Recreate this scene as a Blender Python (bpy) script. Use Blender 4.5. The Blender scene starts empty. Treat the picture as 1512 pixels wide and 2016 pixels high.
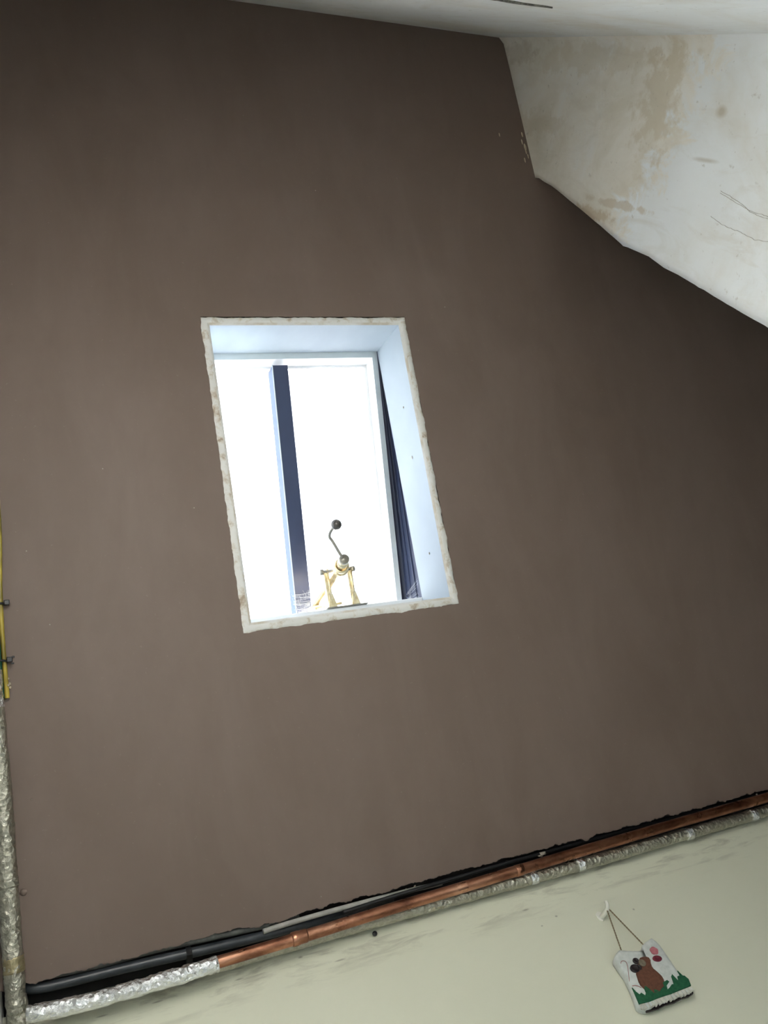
import bpy, bmesh, math, random
from mathutils import Vector, Matrix, noise
C = bpy.context.scene
COL = C.collection
# ---------------------------------------------------------------- camera
CZ = 1.20                                   # camera height above the floor
F_PX = 1740.135
ROWS = [[0.9228883440931593, -0.0968729306921237, -0.3726831625336798],
        [-0.08096535743689812, 0.8973843954288374, -0.43375783305426874],
        [0.37645944699542544, 0.43048447375014404, 0.8203422472529133]]   # right, down, forward
cd = bpy.data.cameras.new('camera'); cam = bpy.data.objects.new('camera', cd); COL.objects.link(cam)
rt, dn, fw = [Vector(r).normalized() for r in ROWS]
m = Matrix((rt, -dn, -fw)).transposed().to_4x4(); m.translation = (0, 0, CZ)
cam.matrix_world = m
cd.sensor_fit = 'VERTICAL'; cd.sensor_height = 36.0; cd.lens = F_PX / 2016 * 36.0; cd.clip_start = 0.005
C.camera = cam
# ---------------------------------------------------------------- world (bright overcast sky)
SKY = 10.0
wd = bpy.data.worlds.new('sky'); C.world = wd; wd.use_nodes = True
nt = wd.node_tree; nt.nodes.clear()
tc = nt.nodes.new('ShaderNodeTexCoord'); sx = nt.nodes.new('ShaderNodeSeparateXYZ')
rp = nt.nodes.new('ShaderNodeValToRGB'); bg = nt.nodes.new('ShaderNodeBackground'); wo = nt.nodes.new('ShaderNodeOutputWorld')
mr = nt.nodes.new('ShaderNodeMapRange'); mr.inputs[1].default_value = -1; mr.inputs[2].default_value = 1
rp.color_ramp.elements[0].position = 0.44; rp.color_ramp.elements[0].color = (0.78, 0.80, 0.80, 1)
rp.color_ramp.elements[1].position = 0.54; rp.color_ramp.elements[1].color = (0.84, 0.93, 1.0, 1)
L = nt.links.new
L(tc.outputs['Generated'], sx.inputs[0]); L(sx.outputs[2], mr.inputs[0]); L(mr.outputs[0], rp.inputs[0])
L(rp.outputs[0], bg.inputs[0]); bg.inputs[1].default_value = SKY; L(bg.outputs[0], wo.inputs[0])
# ---------------------------------------------------------------- sun (high over the eaves side; falls through the roof window onto the tall wall behind the camera)
sl = bpy.data.lights.new('sun', 'SUN'); sl.energy = 130; sl.angle = 0.03; sl.color = (1.0, .975, .93)
so = bpy.data.objects.new('sun', sl); COL.objects.link(so); so.rotation_mode = 'QUATERNION'
so.rotation_quaternion = Vector((-.42, -.82, -.84)).to_track_quat('-Z', 'Y')
# ---------------------------------------------------------------- exposure
vs = C.view_settings; vs.view_transform = 'Standard'; vs.look = 'None'; vs.gamma = 1; vs.use_curve_mapping = False
vs.exposure = 0.42

# ---------------------------------------------------------------- roof-slope frame
TH = 0.71153137; D = 1.75
A = Vector((1, 0, 0)); B = Vector((0, -math.cos(TH), math.sin(TH))); N = Vector((0, math.sin(TH), math.cos(TH)))
def W(u, v, h=0.0):
    """u along the low wall, v up the roof slope, h outwards through the roof (h<0: into the room)"""
    p = A * u + B * v + N * (D + h); p.z += CZ; return p
def R3(x, y, z): return Vector((x, y, z + CZ))       # camera-relative metres
XL, XR, YL, YH, XF = -0.10, 1.3256, 1.45, -0.155, 3.0
def zc(y): return (D - y * N.y) / N.z                 # ceiling height (relative) over y

def portal(name, loc, xdir, normal, sx_, sy_):
    ld = bpy.data.lights.new(name, 'AREA'); ld.shape = 'RECTANGLE'; ld.size = sx_; ld.size_y = sy_
    ld.energy = 1; ld.cycles.is_portal = True
    o = bpy.data.objects.new(name, ld); COL.objects.link(o)
    z = -normal.normalized(); x = xdir.normalized(); y = z.cross(x)
    mm = Matrix((x, y, z)).transposed().to_4x4(); mm.translation = loc; o.matrix_world = mm
FILL_SIDE = (-0.08, 0.34, -0.80, 0.62)        # unseen side window added for fill daylight: y0,y1,z0,z1 (camera-relative)
portal('side_fill_portal', R3(XL - 0.14, (FILL_SIDE[0] + FILL_SIDE[1]) / 2, (FILL_SIDE[2] + FILL_SIDE[3]) / 2), Vector((0, 1, 0)), Vector((1, 0, 0)), FILL_SIDE[1] - FILL_SIDE[0], FILL_SIDE[3] - FILL_SIDE[2])
FILL_EAVES = (0.00, 0.55, -0.60, 0.42)        # unseen window added for fill, low in the eaves wall: x0,x1,z0,z1
portal('eaves_fill_portal', R3((FILL_EAVES[0] + FILL_EAVES[1]) / 2, YL + .12, (FILL_EAVES[2] + FILL_EAVES[3]) / 2), Vector((1, 0, 0)), Vector((0, -1, 0)), FILL_EAVES[1] - FILL_EAVES[0], FILL_EAVES[3] - FILL_EAVES[2])
portal('roof_window_portal', W(0.63, 0.53, 0.42), A, -N, 0.60, 0.90)

# ---------------------------------------------------------------- materials
def mat(name, col, rough=0.6, metal=0.0, **k):
    m_ = bpy.data.materials.new(name); m_.use_nodes = True
    b = m_.node_tree.nodes['Principled BSDF']
    b.inputs['Base Color'].default_value = (*col, 1); b.inputs['Roughness'].default_value = rough
    b.inputs['Metallic'].default_value = metal
    if 'spec' in k: b.inputs['Specular IOR Level'].default_value = k['spec']
    return m_
class G:
    """small node graph helper"""
    def __init__(s, m_): s.t = m_.node_tree; s.b = s.t.nodes['Principled BSDF']; s.pos = s.new('ShaderNodeNewGeometry').outputs['Position']
    def new(s, k): return s.t.nodes.new(k)
    def li(s, a, b): s.t.links.new(a, b)
    def noise(s, scale, detail=4, rough=0.55, vec=None, stretch=None, dist=0.0):
        n = s.new('ShaderNodeTexNoise'); n.inputs['Scale'].default_value = scale; n.inputs['Detail'].default_value = detail
        n.inputs['Roughness'].default_value = rough; n.inputs['Distortion'].default_value = dist
        v = vec or s.pos
        if stretch:
            mp = s.new('ShaderNodeMapping'); mp.inputs['Scale'].default_value = stretch; s.li(v, mp.inputs[0]); v = mp.outputs[0]
        s.li(v, n.inputs['Vector']); return n.outputs['Fac']
    def ramp(s, f, stops):
        r = s.new('ShaderNodeValToRGB'); e = r.color_ramp.elements
        while len(e) < len(stops): e.new(0.5)
        for q, (p, c) in zip(e, stops):
            q.position = p; q.color = (c, c, c, 1) if isinstance(c, (int, float)) else (*c, 1)
        s.li(f, r.inputs[0]); return r.outputs[0]
    def mix(s, f, a, b, mode='MIX'):
        x = s.new('ShaderNodeMix'); x.data_type = 'RGBA'; x.blend_type = mode
        for v, i in ((f, 0), (a, 6), (b, 7)):
            if isinstance(v, (int, float)): x.inputs[i].default_value = v if i == 0 else (v, v, v, 1)
            elif isinstance(v, tuple): x.inputs[i].default_value = (*v, 1)
            else: s.li(v, x.inputs[i])
        return x.outputs[2]
    def math(s, op, a, b=0.0):
        x = s.new('ShaderNodeMath'); x.operation = op
        for v, i in ((a, 0), (b, 1)):
            if isinstance(v, (int, float)): x.inputs[i].default_value = v
            else: s.li(v, x.inputs[i])
        return x.outputs[0]
    def blob(s, c, r, soft=0.4, wob=0.0):
        """a stain: 1 inside an ellipsoid round c, ragged edge"""
        v = s.new('ShaderNodeVectorMath'); v.operation = 'SUBTRACT'; s.li(s.pos, v.inputs[0]); v.inputs[1].default_value = c
        w_ = s.new('ShaderNodeVectorMath'); w_.operation = 'DIVIDE'; s.li(v.outputs[0], w_.inputs[0]); w_.inputs[1].default_value = r
        l = s.new('ShaderNodeVectorMath'); l.operation = 'LENGTH'; s.li(w_.outputs[0], l.inputs[0])
        d = l.outputs['Value']
        if wob: d = s.math('ADD', d, s.math('MULTIPLY', s.math('SUBTRACT', s.noise(26, 6, .62), .5), wob))
        return s.ramp(d, [(max(0, 1 - soft), 1.0), (1.0, 0.0)])
    def color(s, c): s.li(c, s.b.inputs['Base Color'])
    def bump(s, h, strength=0.3, dist=0.002):
        n = s.new('ShaderNodeBump'); n.inputs['Strength'].default_value = strength; n.inputs['Distance'].default_value = dist
        s.li(h, n.inputs['Height']); s.li(n.outputs[0], s.b.inputs['Normal'])

M = {}
# bare pink-brown finishing plaster
m_ = M['plaster'] = mat('bare_brown_plaster', (.2, .15, .12), .55, spec=.35); g = G(m_)
c = g.ramp(g.noise(2.3, 5, .6), [(.3, (.166, .120, .096)), (.7, (.194, .143, .117))])
c = g.mix(g.ramp(g.noise(7, 6, .62, stretch=(1, .35, .35), dist=.4), [(.42, 0.0), (.72, .5)]), c, (.225, .172, .144))
c = g.mix(g.ramp(g.noise(160, 2, .5), [(.71, 0.0), (.76, .25)]), c, (.30, .25, .21))
g.color(c); g.bump(g.noise(5, 5, .6, stretch=(1, 1, 1)), .25, .004)
# uneven cream-and-white skim on the tall walls
def skim(key, warm_top):
    m_ = M[key] = mat('skimmed_white_wall', (.8, .8, .75), .6, spec=.3); g = G(m_)
    c = g.ramp(g.noise(3.2, 6, .6, dist=.6), [(.34, (.80, .78, .72)), (.50, (.86, .87, .85)), (.66, (.89, .91, .91))])
    if warm_top:      # cream plaster with warm ambient light put into its colour, ragged boundary to white skim
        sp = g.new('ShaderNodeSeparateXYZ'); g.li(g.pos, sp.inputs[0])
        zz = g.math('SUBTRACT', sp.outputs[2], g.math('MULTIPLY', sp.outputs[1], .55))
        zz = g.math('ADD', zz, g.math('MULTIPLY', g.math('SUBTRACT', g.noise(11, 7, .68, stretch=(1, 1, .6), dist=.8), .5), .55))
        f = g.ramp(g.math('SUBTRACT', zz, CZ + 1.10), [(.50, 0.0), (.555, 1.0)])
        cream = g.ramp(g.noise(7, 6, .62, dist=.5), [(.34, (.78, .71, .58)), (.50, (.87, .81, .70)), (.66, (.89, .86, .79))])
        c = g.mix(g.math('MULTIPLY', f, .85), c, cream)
        for cc, rr, col, a in (((XR, -.04, 1.71), (.3, .13, .075), (.68, .59, .44), .65), ((XR, -.11, 2.0), (.3, .035, .34), (.70, .61, .46), .40),
                               ((XR, .05, 2.24), (.3, .035, .20), (.66, .57, .43), .45), ((XR, -.12, 2.33), (.3, .03, .10), (.36, .29, .2), .22),
                               ((XR, .225, 1.90), (.3, .018, .13), (.60, .48, .32), .75), ((XR, .19, 1.80), (.3, .010, .12), (.60, .50, .36), .6)):
            c = g.mix(g.math('MULTIPLY', g.blob((cc[0], cc[1], cc[2] + CZ), rr, .45, 3.2), a), c, col)
        for cc, rr, col, a in (((XR, -.022, 1.515), (.3, .014, .020), (.50, .43, .30), .7), ((XR, .068, 1.525), (.3, .006, .045), (.50, .45, .36), .6)):
            c = g.mix(g.math('MULTIPLY', g.blob((cc[0], cc[1], cc[2] + CZ), rr, .7, .8), a), c, col)
    c = g.mix(g.ramp(g.noise(14, 8, .66, stretch=(1, 1, .35), dist=1.2), [(.52, 0.0), (.68, .3)]), c, (.66, .60, .49))
    c = g.mix(g.ramp(g.noise(60, 3, .6), [(.66, 0.0), (.74, .35)]), c, (.42, .36, .28))
    g.color(c)
    h = g.mix(.5, g.noise(6, 6, .6, dist=.5), g.noise(26, 5, .6, stretch=(1, 1, .3)))
    g.bump(h, .5, .006)
skim('skim', False); skim('skim_warm', True)
# flat cream paint of the low wall, dirty along the pipes
m_ = M['cream'] = mat('cream_painted_wall', (.66, .65, .52), .55, spec=.35); g = G(m_)
c = g.ramp(g.noise(2.5, 4), [(.3, (.70, .695, .555)), (.7, (.745, .74, .60))])
sep = g.new('ShaderNodeSeparateXYZ'); g.li(g.pos, sep.inputs[0])
band = g.ramp(g.math('SUBTRACT', sep.outputs[2], CZ + .93), [(.03, 0.0), (.1, 1.0)])
sm = g.ramp(g.noise(16, 6, .65, stretch=(.5, 1, 3.0), dist=.5), [(.50, 0.0), (.66, .75)])
c = g.mix(g.math('MULTIPLY', band, sm), c, (.36, .34, .27))
for x, z, rx, rz in ((.145, 1.028, .012, .002), (.287, 1.027, .01, .002), (.472, 1.008, .014, .0025), (.864, 1.001, .010, .003), (.916, .969, .004, .003), (.876, .958, .003, .002), (.053, 1.031, .012, .002), (.404, 1.036, .006, .003), (1.08, .935, .003, .003)):
    c = g.mix(g.math('MULTIPLY', g.blob((x, YL, z + CZ), (rx, .05, rz), .7), .6), c, (.22, .20, .15))
g.color(c); g.bump(g.noise(40, 4), .08, .002)
M['leftwall'] = mat('pale_grey_wall', (.80, .81, .81), .6)
M['floor'] = mat('pale_bounce_floor', (.42, .36, .28), .6); g = G(M['floor']); g.color(g.ramp(g.noise(5, 5, .6, stretch=(12, 1, 1)), [(.3, (.74, .72, .67)), (.7, (.80, .78, .74))]))  # unseen floor, colour raised to bounce more light upwards
M['farwall'] = mat('undercoated_wall', (.16, .13, .11), .7); g = G(M['farwall']); g.color(g.ramp(g.noise(4, 4), [(.3, (.14, .11, .095)), (.7, (.18, .145, .12))]))
M['void'] = mat('void_shade_timber', (.018, .016, .017), .8); g = G(M['void']); g.color(g.ramp(g.noise(30, 4), [(.3, (.01, .009, .01)), (.7, (.03, .026, .025))]))  # darkness of the open slot put into a near-black timber colour
M['board_edge'] = mat('broken_plasterboard_edge', (.20, .16, .13), .8); g = G(M['board_edge']); g.color(g.ramp(g.noise(90, 5), [(.35, (.05, .04, .035)), (.7, (.34, .28, .22))]))
# white painted reveal boards, dusty bead
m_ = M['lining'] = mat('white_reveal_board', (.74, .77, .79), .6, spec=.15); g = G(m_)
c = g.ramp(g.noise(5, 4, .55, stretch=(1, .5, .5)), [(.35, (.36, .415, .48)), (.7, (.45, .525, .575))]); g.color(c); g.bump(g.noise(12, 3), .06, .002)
m_ = M['bead'] = mat('plaster_smeared_bead', (.7, .66, .58), .6); g = G(m_)
c = g.ramp(g.noise(34, 8, .7, dist=.5), [(.33, (.42, .33, .24)), (.42, (.66, .61, .53)), (.50, (.79, .78, .75))]); g.color(c); g.bump(g.noise(60, 5), .4, .002)
M['bead_in'] = mat('white_bead', (.74, .74, .72), .5); g = G(M['bead_in']); g.color(g.ramp(g.noise(20, 5, .6), [(.38, (.60, .54, .45)), (.55, (.74, .73, .70))]))
M['sashgrey'] = mat('shaded_sash_front', (.52, .58, .60), .4); g = G(M['sashgrey']); g.color(g.ramp(g.noise(20, 3), [(.3, (.49, .55, .57)), (.7, (.55, .61, .63))]))  # white sash greyed: shade on its room-facing lip put into the colour
M['sashwhite'] = mat('white_sash_paint', (.86, .87, .87), .4); g = G(M['sashwhite']); g.color(g.ramp(g.noise(20, 3), [(.3, (.84, .85, .85)), (.7, (.88, .89, .89))]))
m_ = M['steel'] = mat('dark_blue_grey_metal', (.06, .075, .12), .45, spec=.5); g = G(m_)
c = g.ramp(g.noise(14, 5, .6, stretch=(1, .3, .3)), [(.3, (.022, .031, .070)), (.7, (.034, .049, .098))]); g.color(c)
M['dusty'] = mat('lit_bar_side', (.17, .27, .45), .5); g = G(M['dusty']); g.color(g.ramp(g.noise(26, 5), [(.3, (.030, .066, .15)), (.7, (.045, .095, .20))]))  # bar metal made lighter: light on its left side put into the colour
def glass(name, tint, refl=.06):
    m2 = bpy.data.materials.new(name); m2.use_nodes = True; t = m2.node_tree; t.nodes.clear()
    o = t.nodes.new('ShaderNodeOutputMaterial'); x = t.nodes.new('ShaderNodeMixShader'); tr = t.nodes.new('ShaderNodeBsdfTransparent'); gl = t.nodes.new('ShaderNodeBsdfGlossy')
    fr = t.nodes.new('ShaderNodeFresnel'); fr.inputs[0].default_value = 1.45
    tr.inputs[0].default_value = (*tint, 1); gl.inputs['Roughness'].default_value = .02
    t.links.new(fr.outputs[0], x.inputs[0]); t.links.new(tr.outputs[0], x.inputs[1]); t.links.new(gl.outputs[0], x.inputs[2]); t.links.new(x.outputs[0], o.inputs[0]); return m2
M['roofglass'] = glass('dimmed_roof_glass', (.63, .63, .635), .06)  # pane colour darkened to cut daylight through it and balance exposure, not tinted glass
M['glass'] = glass('clear_fill_glass', (.93, .95, .95))
# brass, copper, foil, plastics
m_ = M['brass'] = mat('worn_brass', (.80, .62, .30), .32, .75); g = G(m_); g.color(g.ramp(g.noise(120, 4), [(.35, (.70, .56, .32)), (.65, (.90, .80, .56))]))
M['dullbrass'] = mat('dull_grey_brass', (.30, .28, .24), .4, .5); g = G(M['dullbrass']); g.color(g.ramp(g.noise(150, 3), [(.3, (.24, .22, .19)), (.7, (.34, .32, .27))]))
m_ = M['knobgrey'] = mat('polished_dark_knob', (.12, .11, .10), .22, .4); g = G(M['knobgrey']); g.color(g.ramp(g.noise(90), [(.3, (.10, .09, .085)), (.7, (.14, .13, .12))]))
m_ = M['copper'] = mat('tarnished_copper', (.75, .38, .24), .28, 1.0); g = G(m_)
g.color(g.ramp(g.noise(24, 5, .6, stretch=(.5, 1, 1), dist=.5), [(.34, (.16, .062, .038)), (.55, (.42, .19, .115)), (.72, (.72, .40, .27))]))
g.li(g.ramp(g.noise(30, 4), [(.3, .24), (.7, .42)]), g.b.inputs['Roughness'])
def foil(name, a, b_, r0, r1, bs):
    m2 = mat(name, a, r0, .95); g = G(m2)
    vo = g.new('ShaderNodeTexVoronoi'); vo.inputs['Scale'].default_value = 130; g.li(g.pos, vo.inputs['Vector'])
    n = g.noise(70, 5, .65, dist=1.4)
    g.color(g.ramp(n, [(.35, a), (.7, b_)])); g.li(g.ramp(g.noise(20, 3), [(.3, r0), (.7, r1)]), g.b.inputs['Roughness'])
    g.bump(g.mix(.4, n, vo.outputs['Distance']), bs, .006); return m2
M['foil'] = foil('crinkled_silver_foil', (.80, .81, .83), (.96, .97, .98), .03, .10, 1.0)
M['foil_dull'] = foil('dull_foil_lagging', (.40, .385, .32), (.62, .60, .51), .26, .42, .9)
M['tape'] = foil('tan_stained_tape', (.42, .36, .22), (.60, .52, .34), .4, .6, .3)
def simple(key, name, a, b_, sc=40, rough=.5, metal=0):
    M[key] = mat(name, a, rough, metal); g = G(M[key]); g.color(g.ramp(g.noise(sc, 4), [(.35, a), (.65, b_)]))
simple('greyplastic', 'dusty_black_plastic', (.025, .030, .036), (.055, .062, .070), 30, .35)
simple('olive', 'dusty_grey_conduit', (.06, .062, .055), (.14, .145, .13), 50, .6)
simple('pale', 'grey_white_sheath', (.34, .33, .30), (.46, .44, .40), 50, .5)
simple('black', 'black_nylon', (.008, .008, .010), (.016, .016, .018), 60, .35)
simple('web', 'cobweb_silk', (.75, .78, .82), (.85, .88, .9), 60, .7)
simple('cloth', 'white_stitched_cotton', (.55, .58, .55), (.68, .70, .67), 90, .85)
simple('brownfelt', 'brown_felt', (.115, .045, .026), (.16, .065, .038), 160, .95)
simple('greenfelt', 'green_felt', (.010, .085, .038), (.018, .125, .055), 160, .95)
simple('darkbutton', 'dark_button', (.014, .009, .011), (.03, .02, .022), 120, .35)
simple('button', 'horn_button', (.16, .135, .09), (.24, .20, .14), 300, .4)
simple('pink', 'pink_felt', (.42, .13, .15), (.52, .18, .21), 160, .9)
simple('crimson', 'crimson_felt', (.13, .012, .025), (.19, .02, .04), 160, .9)
simple('thread', 'red_thread', (.32, .10, .09), (.42, .15, .13), 160, .9)
simple('lace', 'cream_fabric_ruffle', (.50, .49, .42), (.62, .61, .54), 120, .9)
simple('twine', 'brown_twine', (.15, .11, .06), (.28, .21, .12), 400, .9)
simple('hookwhite', 'white_enamel_hook', (.80, .78, .68), (.86, .84, .75), 60, .35)
simple('chip', 'plaster_chips', (.32, .27, .22), (.52, .47, .40), 120, .9)
simple('splash', 'dried_cream_plaster', (.50, .42, .30), (.62, .54, .40), 100, .8)
m_ = M['earth'] = mat('yellow_green_sheath', (.6, .5, .05), .35); g = G(m_)
g.color(g.ramp(g.noise(45, 2, .4, stretch=(1, .4, .4)), [(.42, (.20, .15, .02)), (.6, (.50, .38, .05))]))
M['greencable'] = mat('green_sheath', (.0, .07, .035), .35); g = G(M['greencable']); g.color(g.ramp(g.noise(60), [(.3, (.003, .04, .022)), (.7, (.01, .10, .05))]))
simple('crackdark', 'crack_shade_plaster', (.05, .048, .04), (.20, .19, .165), 160, .9)

# ---------------------------------------------------------------- mesh helpers
class MB:
    def __init__(s): s.v = []; s.f = []; s.s = []
    def add(s, vs, fs, smooth=False):
        o = len(s.v); s.v += [Vector(p) for p in vs]
        s.f += [tuple(i + o for i in f) for f in fs]; s.s += [smooth] * len(fs); return s
    def hexa(s, p):                      # 8 corners: bottom 4, top 4
        return s.add(p, [(0, 3, 2, 1), (4, 5, 6, 7), (0, 1, 5, 4), (1, 2, 6, 5), (2, 3, 7, 6), (3, 0, 4, 7)])
    def wbox(s, u0, u1, v0, v1, h0, h1):     # box in the roof frame
        return s.hexa([W(u0, v0, h0), W(u1, v0, h0), W(u1, v1, h0), W(u0, v1, h0), W(u0, v0, h1), W(u1, v0, h1), W(u1, v1, h1), W(u0, v1, h1)])
    def box(s, x0, x1, y0, y1, z0, z1):
        return s.hexa([R3(x0, y0, z0), R3(x1, y0, z0), R3(x1, y1, z0), R3(x0, y1, z0), R3(x0, y0, z1), R3(x1, y0, z1), R3(x1, y1, z1), R3(x0, y1, z1)])
    def tube(s, pts, r, n=12, caps=True, smooth=True, fn=None):
        pts = [Vector(p) for p in pts]; rr = r if isinstance(r, (list, tuple)) else [r] * len(pts)
        t = (pts[1] - pts[0]).normalized(); a = t.orthogonal().normalized(); vs = []
        for i, p in enumerate(pts):
            t2 = (pts[min(i + 1, len(pts) - 1)] - pts[max(i - 1, 0)]).normalized()
            a = (a - t2 * a.dot(t2)).normalized(); b = t2.cross(a)
            for k in range(n):
                q = 2 * math.pi * k / n; d = a * math.cos(q) + b * math.sin(q)
                w = rr[i] * (fn(p + d * rr[i]) if fn else 1); vs.append(p + d * w)
        fs = [(i * n + k, i * n + (k + 1) % n, (i + 1) * n + (k + 1) % n, (i + 1) * n + k) for i in range(len(pts) - 1) for k in range(n)]
        s.add(vs, fs, smooth)
        if caps:
            o = len(s.v) - len(vs); s.f += [tuple(o + k for k in reversed(range(n))), tuple(o + (len(pts) - 1) * n + k for k in range(n))]; s.s += [False, False]
        return s
    def lathe(s, p0, ax, prof, n=20):        # prof: (dist along axis, radius)
        ax = Vector(ax).normalized(); a = ax.orthogonal().normalized(); b = ax.cross(a); vs = []
        for d, r in prof:
            for k in range(n):
                q = 2 * math.pi * k / n; vs.append(Vector(p0) + ax * d + (a * math.cos(q) + b * math.sin(q)) * max(r, 1e-5))
        s.add(vs, [(i * n + k, i * n + (k + 1) % n, (i + 1) * n + (k + 1) % n, (i + 1) * n + k) for i in range(len(prof) - 1) for k in range(n)], True); return s
    def ball(s, c, r, n=14, sc=(1, 1, 1)):
        vs = []; fs = []; m2 = n // 2
        for i in range(m2 + 1):
            for k in range(n):
                t = math.pi * i / m2; q = 2 * math.pi * k / n
                vs.append(Vector(c) + Vector((r * sc[0] * math.sin(t) * math.cos(q), r * sc[1] * math.sin(t) * math.sin(q), r * sc[2] * math.cos(t))))
        for i in range(m2):
            for k in range(n): fs.append((i * n + k, (i + 1) * n + k, (i + 1) * n + (k + 1) % n, i * n + (k + 1) % n))
        return s.add(vs, fs, True)
    def prism(s, poly, y0, y1, f):           # extruded polygon, f(a,b,depth)->point
        n = len(poly); vs = [f(a, b, y0) for a, b in poly] + [f(a, b, y1) for a, b in poly]
        return s.add(vs, [tuple(range(n)), tuple(reversed(range(n, 2 * n)))] + [(i, i + n, (i + 1) % n + n, (i + 1) % n) for i in range(n)])
    def build(s, name, mt, parent=None, bevel=0, mats=None, midx=None, weld=False):
        me = bpy.data.meshes.new(name)
        off = Vector((0, 0, 0)); p = parent
        while p is not None: off += p.location; p = p.parent
        me.from_pydata([tuple(v - off) for v in s.v], [], s.f); me.materials.append(mt)
        for x in (mats or []): me.materials.append(x)
        me.polygons.foreach_set('use_smooth', s.s)
        if midx: me.polygons.foreach_set('material_index', midx)
        bm = bmesh.new(); bm.from_mesh(me)
        if weld: bmesh.ops.remove_doubles(bm, verts=bm.verts, dist=1e-5)
        bmesh.ops.recalc_face_normals(bm, faces=bm.faces); bm.to_mesh(me); bm.free()
        me.update(); o = bpy.data.objects.new(name, me); COL.objects.link(o)
        if parent is not None: o.parent = parent
        if bevel:
            b = o.modifiers.new('bevel', 'BEVEL'); b.width = bevel; b.segments = 2; b.limit_method = 'ANGLE'
        return o
def thing(name, label, cat, loc, group=None, kind=None):
    o = bpy.data.objects.new(name, None); COL.objects.link(o); o.location = loc; o.empty_display_size = .02
    if kind: o['kind'] = kind
    else: o['label'] = label; o['category'] = cat
    if group: o['group'] = group
    return o
def tag(o, label, cat, group=None, kind=None):
    o['label'] = label; o['category'] = cat
    if group: o['group'] = group
    if kind: o['kind'] = kind
    return o
def struct(o): o['kind'] = 'structure'; return o
def stuff(o): o['kind'] = 'stuff'; return o
def fb(x, seed=0.0, oct_=4):                   # 1D fractal noise about -1..1
    return sum(noise.noise(Vector((x * 2 ** i, seed + i * 7.3, 0))) / 1.7 ** i for i in range(oct_))
def spline(pts, n=8):
    pts = [Vector(p) for p in pts]; out = []
    for i in range(len(pts) - 1):
        p0, p1, p2, p3 = pts[max(i - 1, 0)], pts[i], pts[i + 1], pts[min(i + 2, len(pts) - 1)]
        for k in range(n):
            t = k / n; out.append(.5 * ((2 * p1) + (p2 - p0) * t + (2 * p0 - 5 * p1 + 4 * p2 - p3) * t * t + (3 * p1 - p0 - 3 * p2 + p3) * t ** 3))
    return out + [pts[-1]]

# ================================================================ structure
V_TOP = 1.7155 + .012
OU0, OU1, OV0, OV1 = .3868, .8680, .1858, .8735        # opening in the ceiling
# --- sloping ceiling with the roof-window opening and a ragged lower edge
mb = MB(); T = .013; mi = []
def grid_plate(u0, u1, v0f, v1, du, nv):
    nu = max(1, round((u1 - u0) / du)); us = [u0 + (u1 - u0) * i / nu for i in range(nu + 1)]
    vs = []
    for u in us:
        a = v0f(u) if callable(v0f) else v0f
        for j in range(nv + 1):
            v = a + (v1 - a) * j / nv; vs.append((u, v))
    k = nv + 1; n = len(vs)
    fs = [(i * k + j, i * k + j + 1, (i + 1) * k + j + 1, (i + 1) * k + j) for i in range(nu) for j in range(nv)]
    allv = [W(u, v, 0) for u, v in vs] + [W(u, v, T) for u, v in vs]
    sides = [(i * k, (i + 1) * k, (i + 1) * k + n, i * k + n) for i in range(nu)] + [(i * k + nv, i * k + nv + n, (i + 1) * k + nv + n, (i + 1) * k + nv) for i in range(nu)]
    sides += [(j, j + n, j + 1 + n, j + 1) for j in range(nv)] + [(nu * k + j, nu * k + j + 1, nu * k + j + 1 + n, nu * k + j + n) for j in range(nv)]
    mb.add(allv, fs + [tuple(x + n for x in reversed(f)) for f in fs] + sides)
    mi.extend([0] * (2 * len(fs)) + [1] * len(sides))
def ragged(u):
    e = -.3505 - .0030 * fb(u * 6, 1.0, 2) - .0036 * fb(u * 38, 2.0, 3) - .0022 * fb(u * 160, 9.0, 3)
    if 0.50 < u < 0.62: e -= .002
    if abs(u - 1.062) < .012: e -= .006 * (1 - abs(u - 1.062) / .012)
    if .30 < u < .42: e -= .005 * math.sin((u - .30) / .12 * math.pi)
    return e
grid_plate(XL, XF, ragged, .10, .0026, 1)
grid_plate(XL, XF, .10, OV0, 3.2, 1)
grid_plate(XL, OU0, OV0, OV1, 9, 1)
grid_plate(OU1, XF, OV0, OV1, 9, 1)
grid_plate(XL, XF, OV1, V_TOP, 9, 1)
ceiling = struct(mb.build('ceiling', M['plaster'], None, mats=[M['board_edge']], midx=mi))
# roof covering above the ceiling board (keeps daylight out round the opening)
mb = MB()
mb.wbox(XL - .3, XF + .2, -.75, .152, .11, .16); mb.wbox(XL - .3, XF + .2, .915, 2.1, .11, .16)
mb.wbox(XL - .3, .345, .152, .915, .11, .16); mb.wbox(.915, XF + .2, .152, .915, .11, .16)
mb.build('roof_deck', M['void'], ceiling)
# dried lumps and splashes on the ceiling
mb = MB(); rnd = random.Random(4)
for (u, v), r in (((1.3159, 1.4082), .0032), ((1.3162, 1.3693), .0045), ((1.3155, 1.355), .0028), ((1.306, 1.33), .003), ((1.2443, 1.4016), .0022), ((1.310, 1.385), .003), ((1.3187, 1.342), .003)):
    mb.add(*[(lambda vs_, fs_: (vs_, fs_))([W(u + r * .6 * math.cos(q) * (1 + .5 * rnd.random()), v + 2.2 * r * math.sin(q) * (1 + .4 * rnd.random()), 0) for q in [k * math.pi / 4 for k in range(8)]] + [W(u, v, -.003)], [(k, (k + 1) % 8, 8) for k in range(8)])][0])
mb.build('plaster_splash', M['splash'], ceiling)
mb = MB()
for u, v in ((-.0008, .3917), (.0282, .2481), (.1516, .544), (.464, -.332), (-.0279, -.0557), (.3202, .4496), (.98, .9), (.7, 1.2)):
    mb.ball(W(u, v, -.0004), .0013, 8)
stuff(mb.build('plaster_speck', M['chip'], ceiling))
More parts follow.
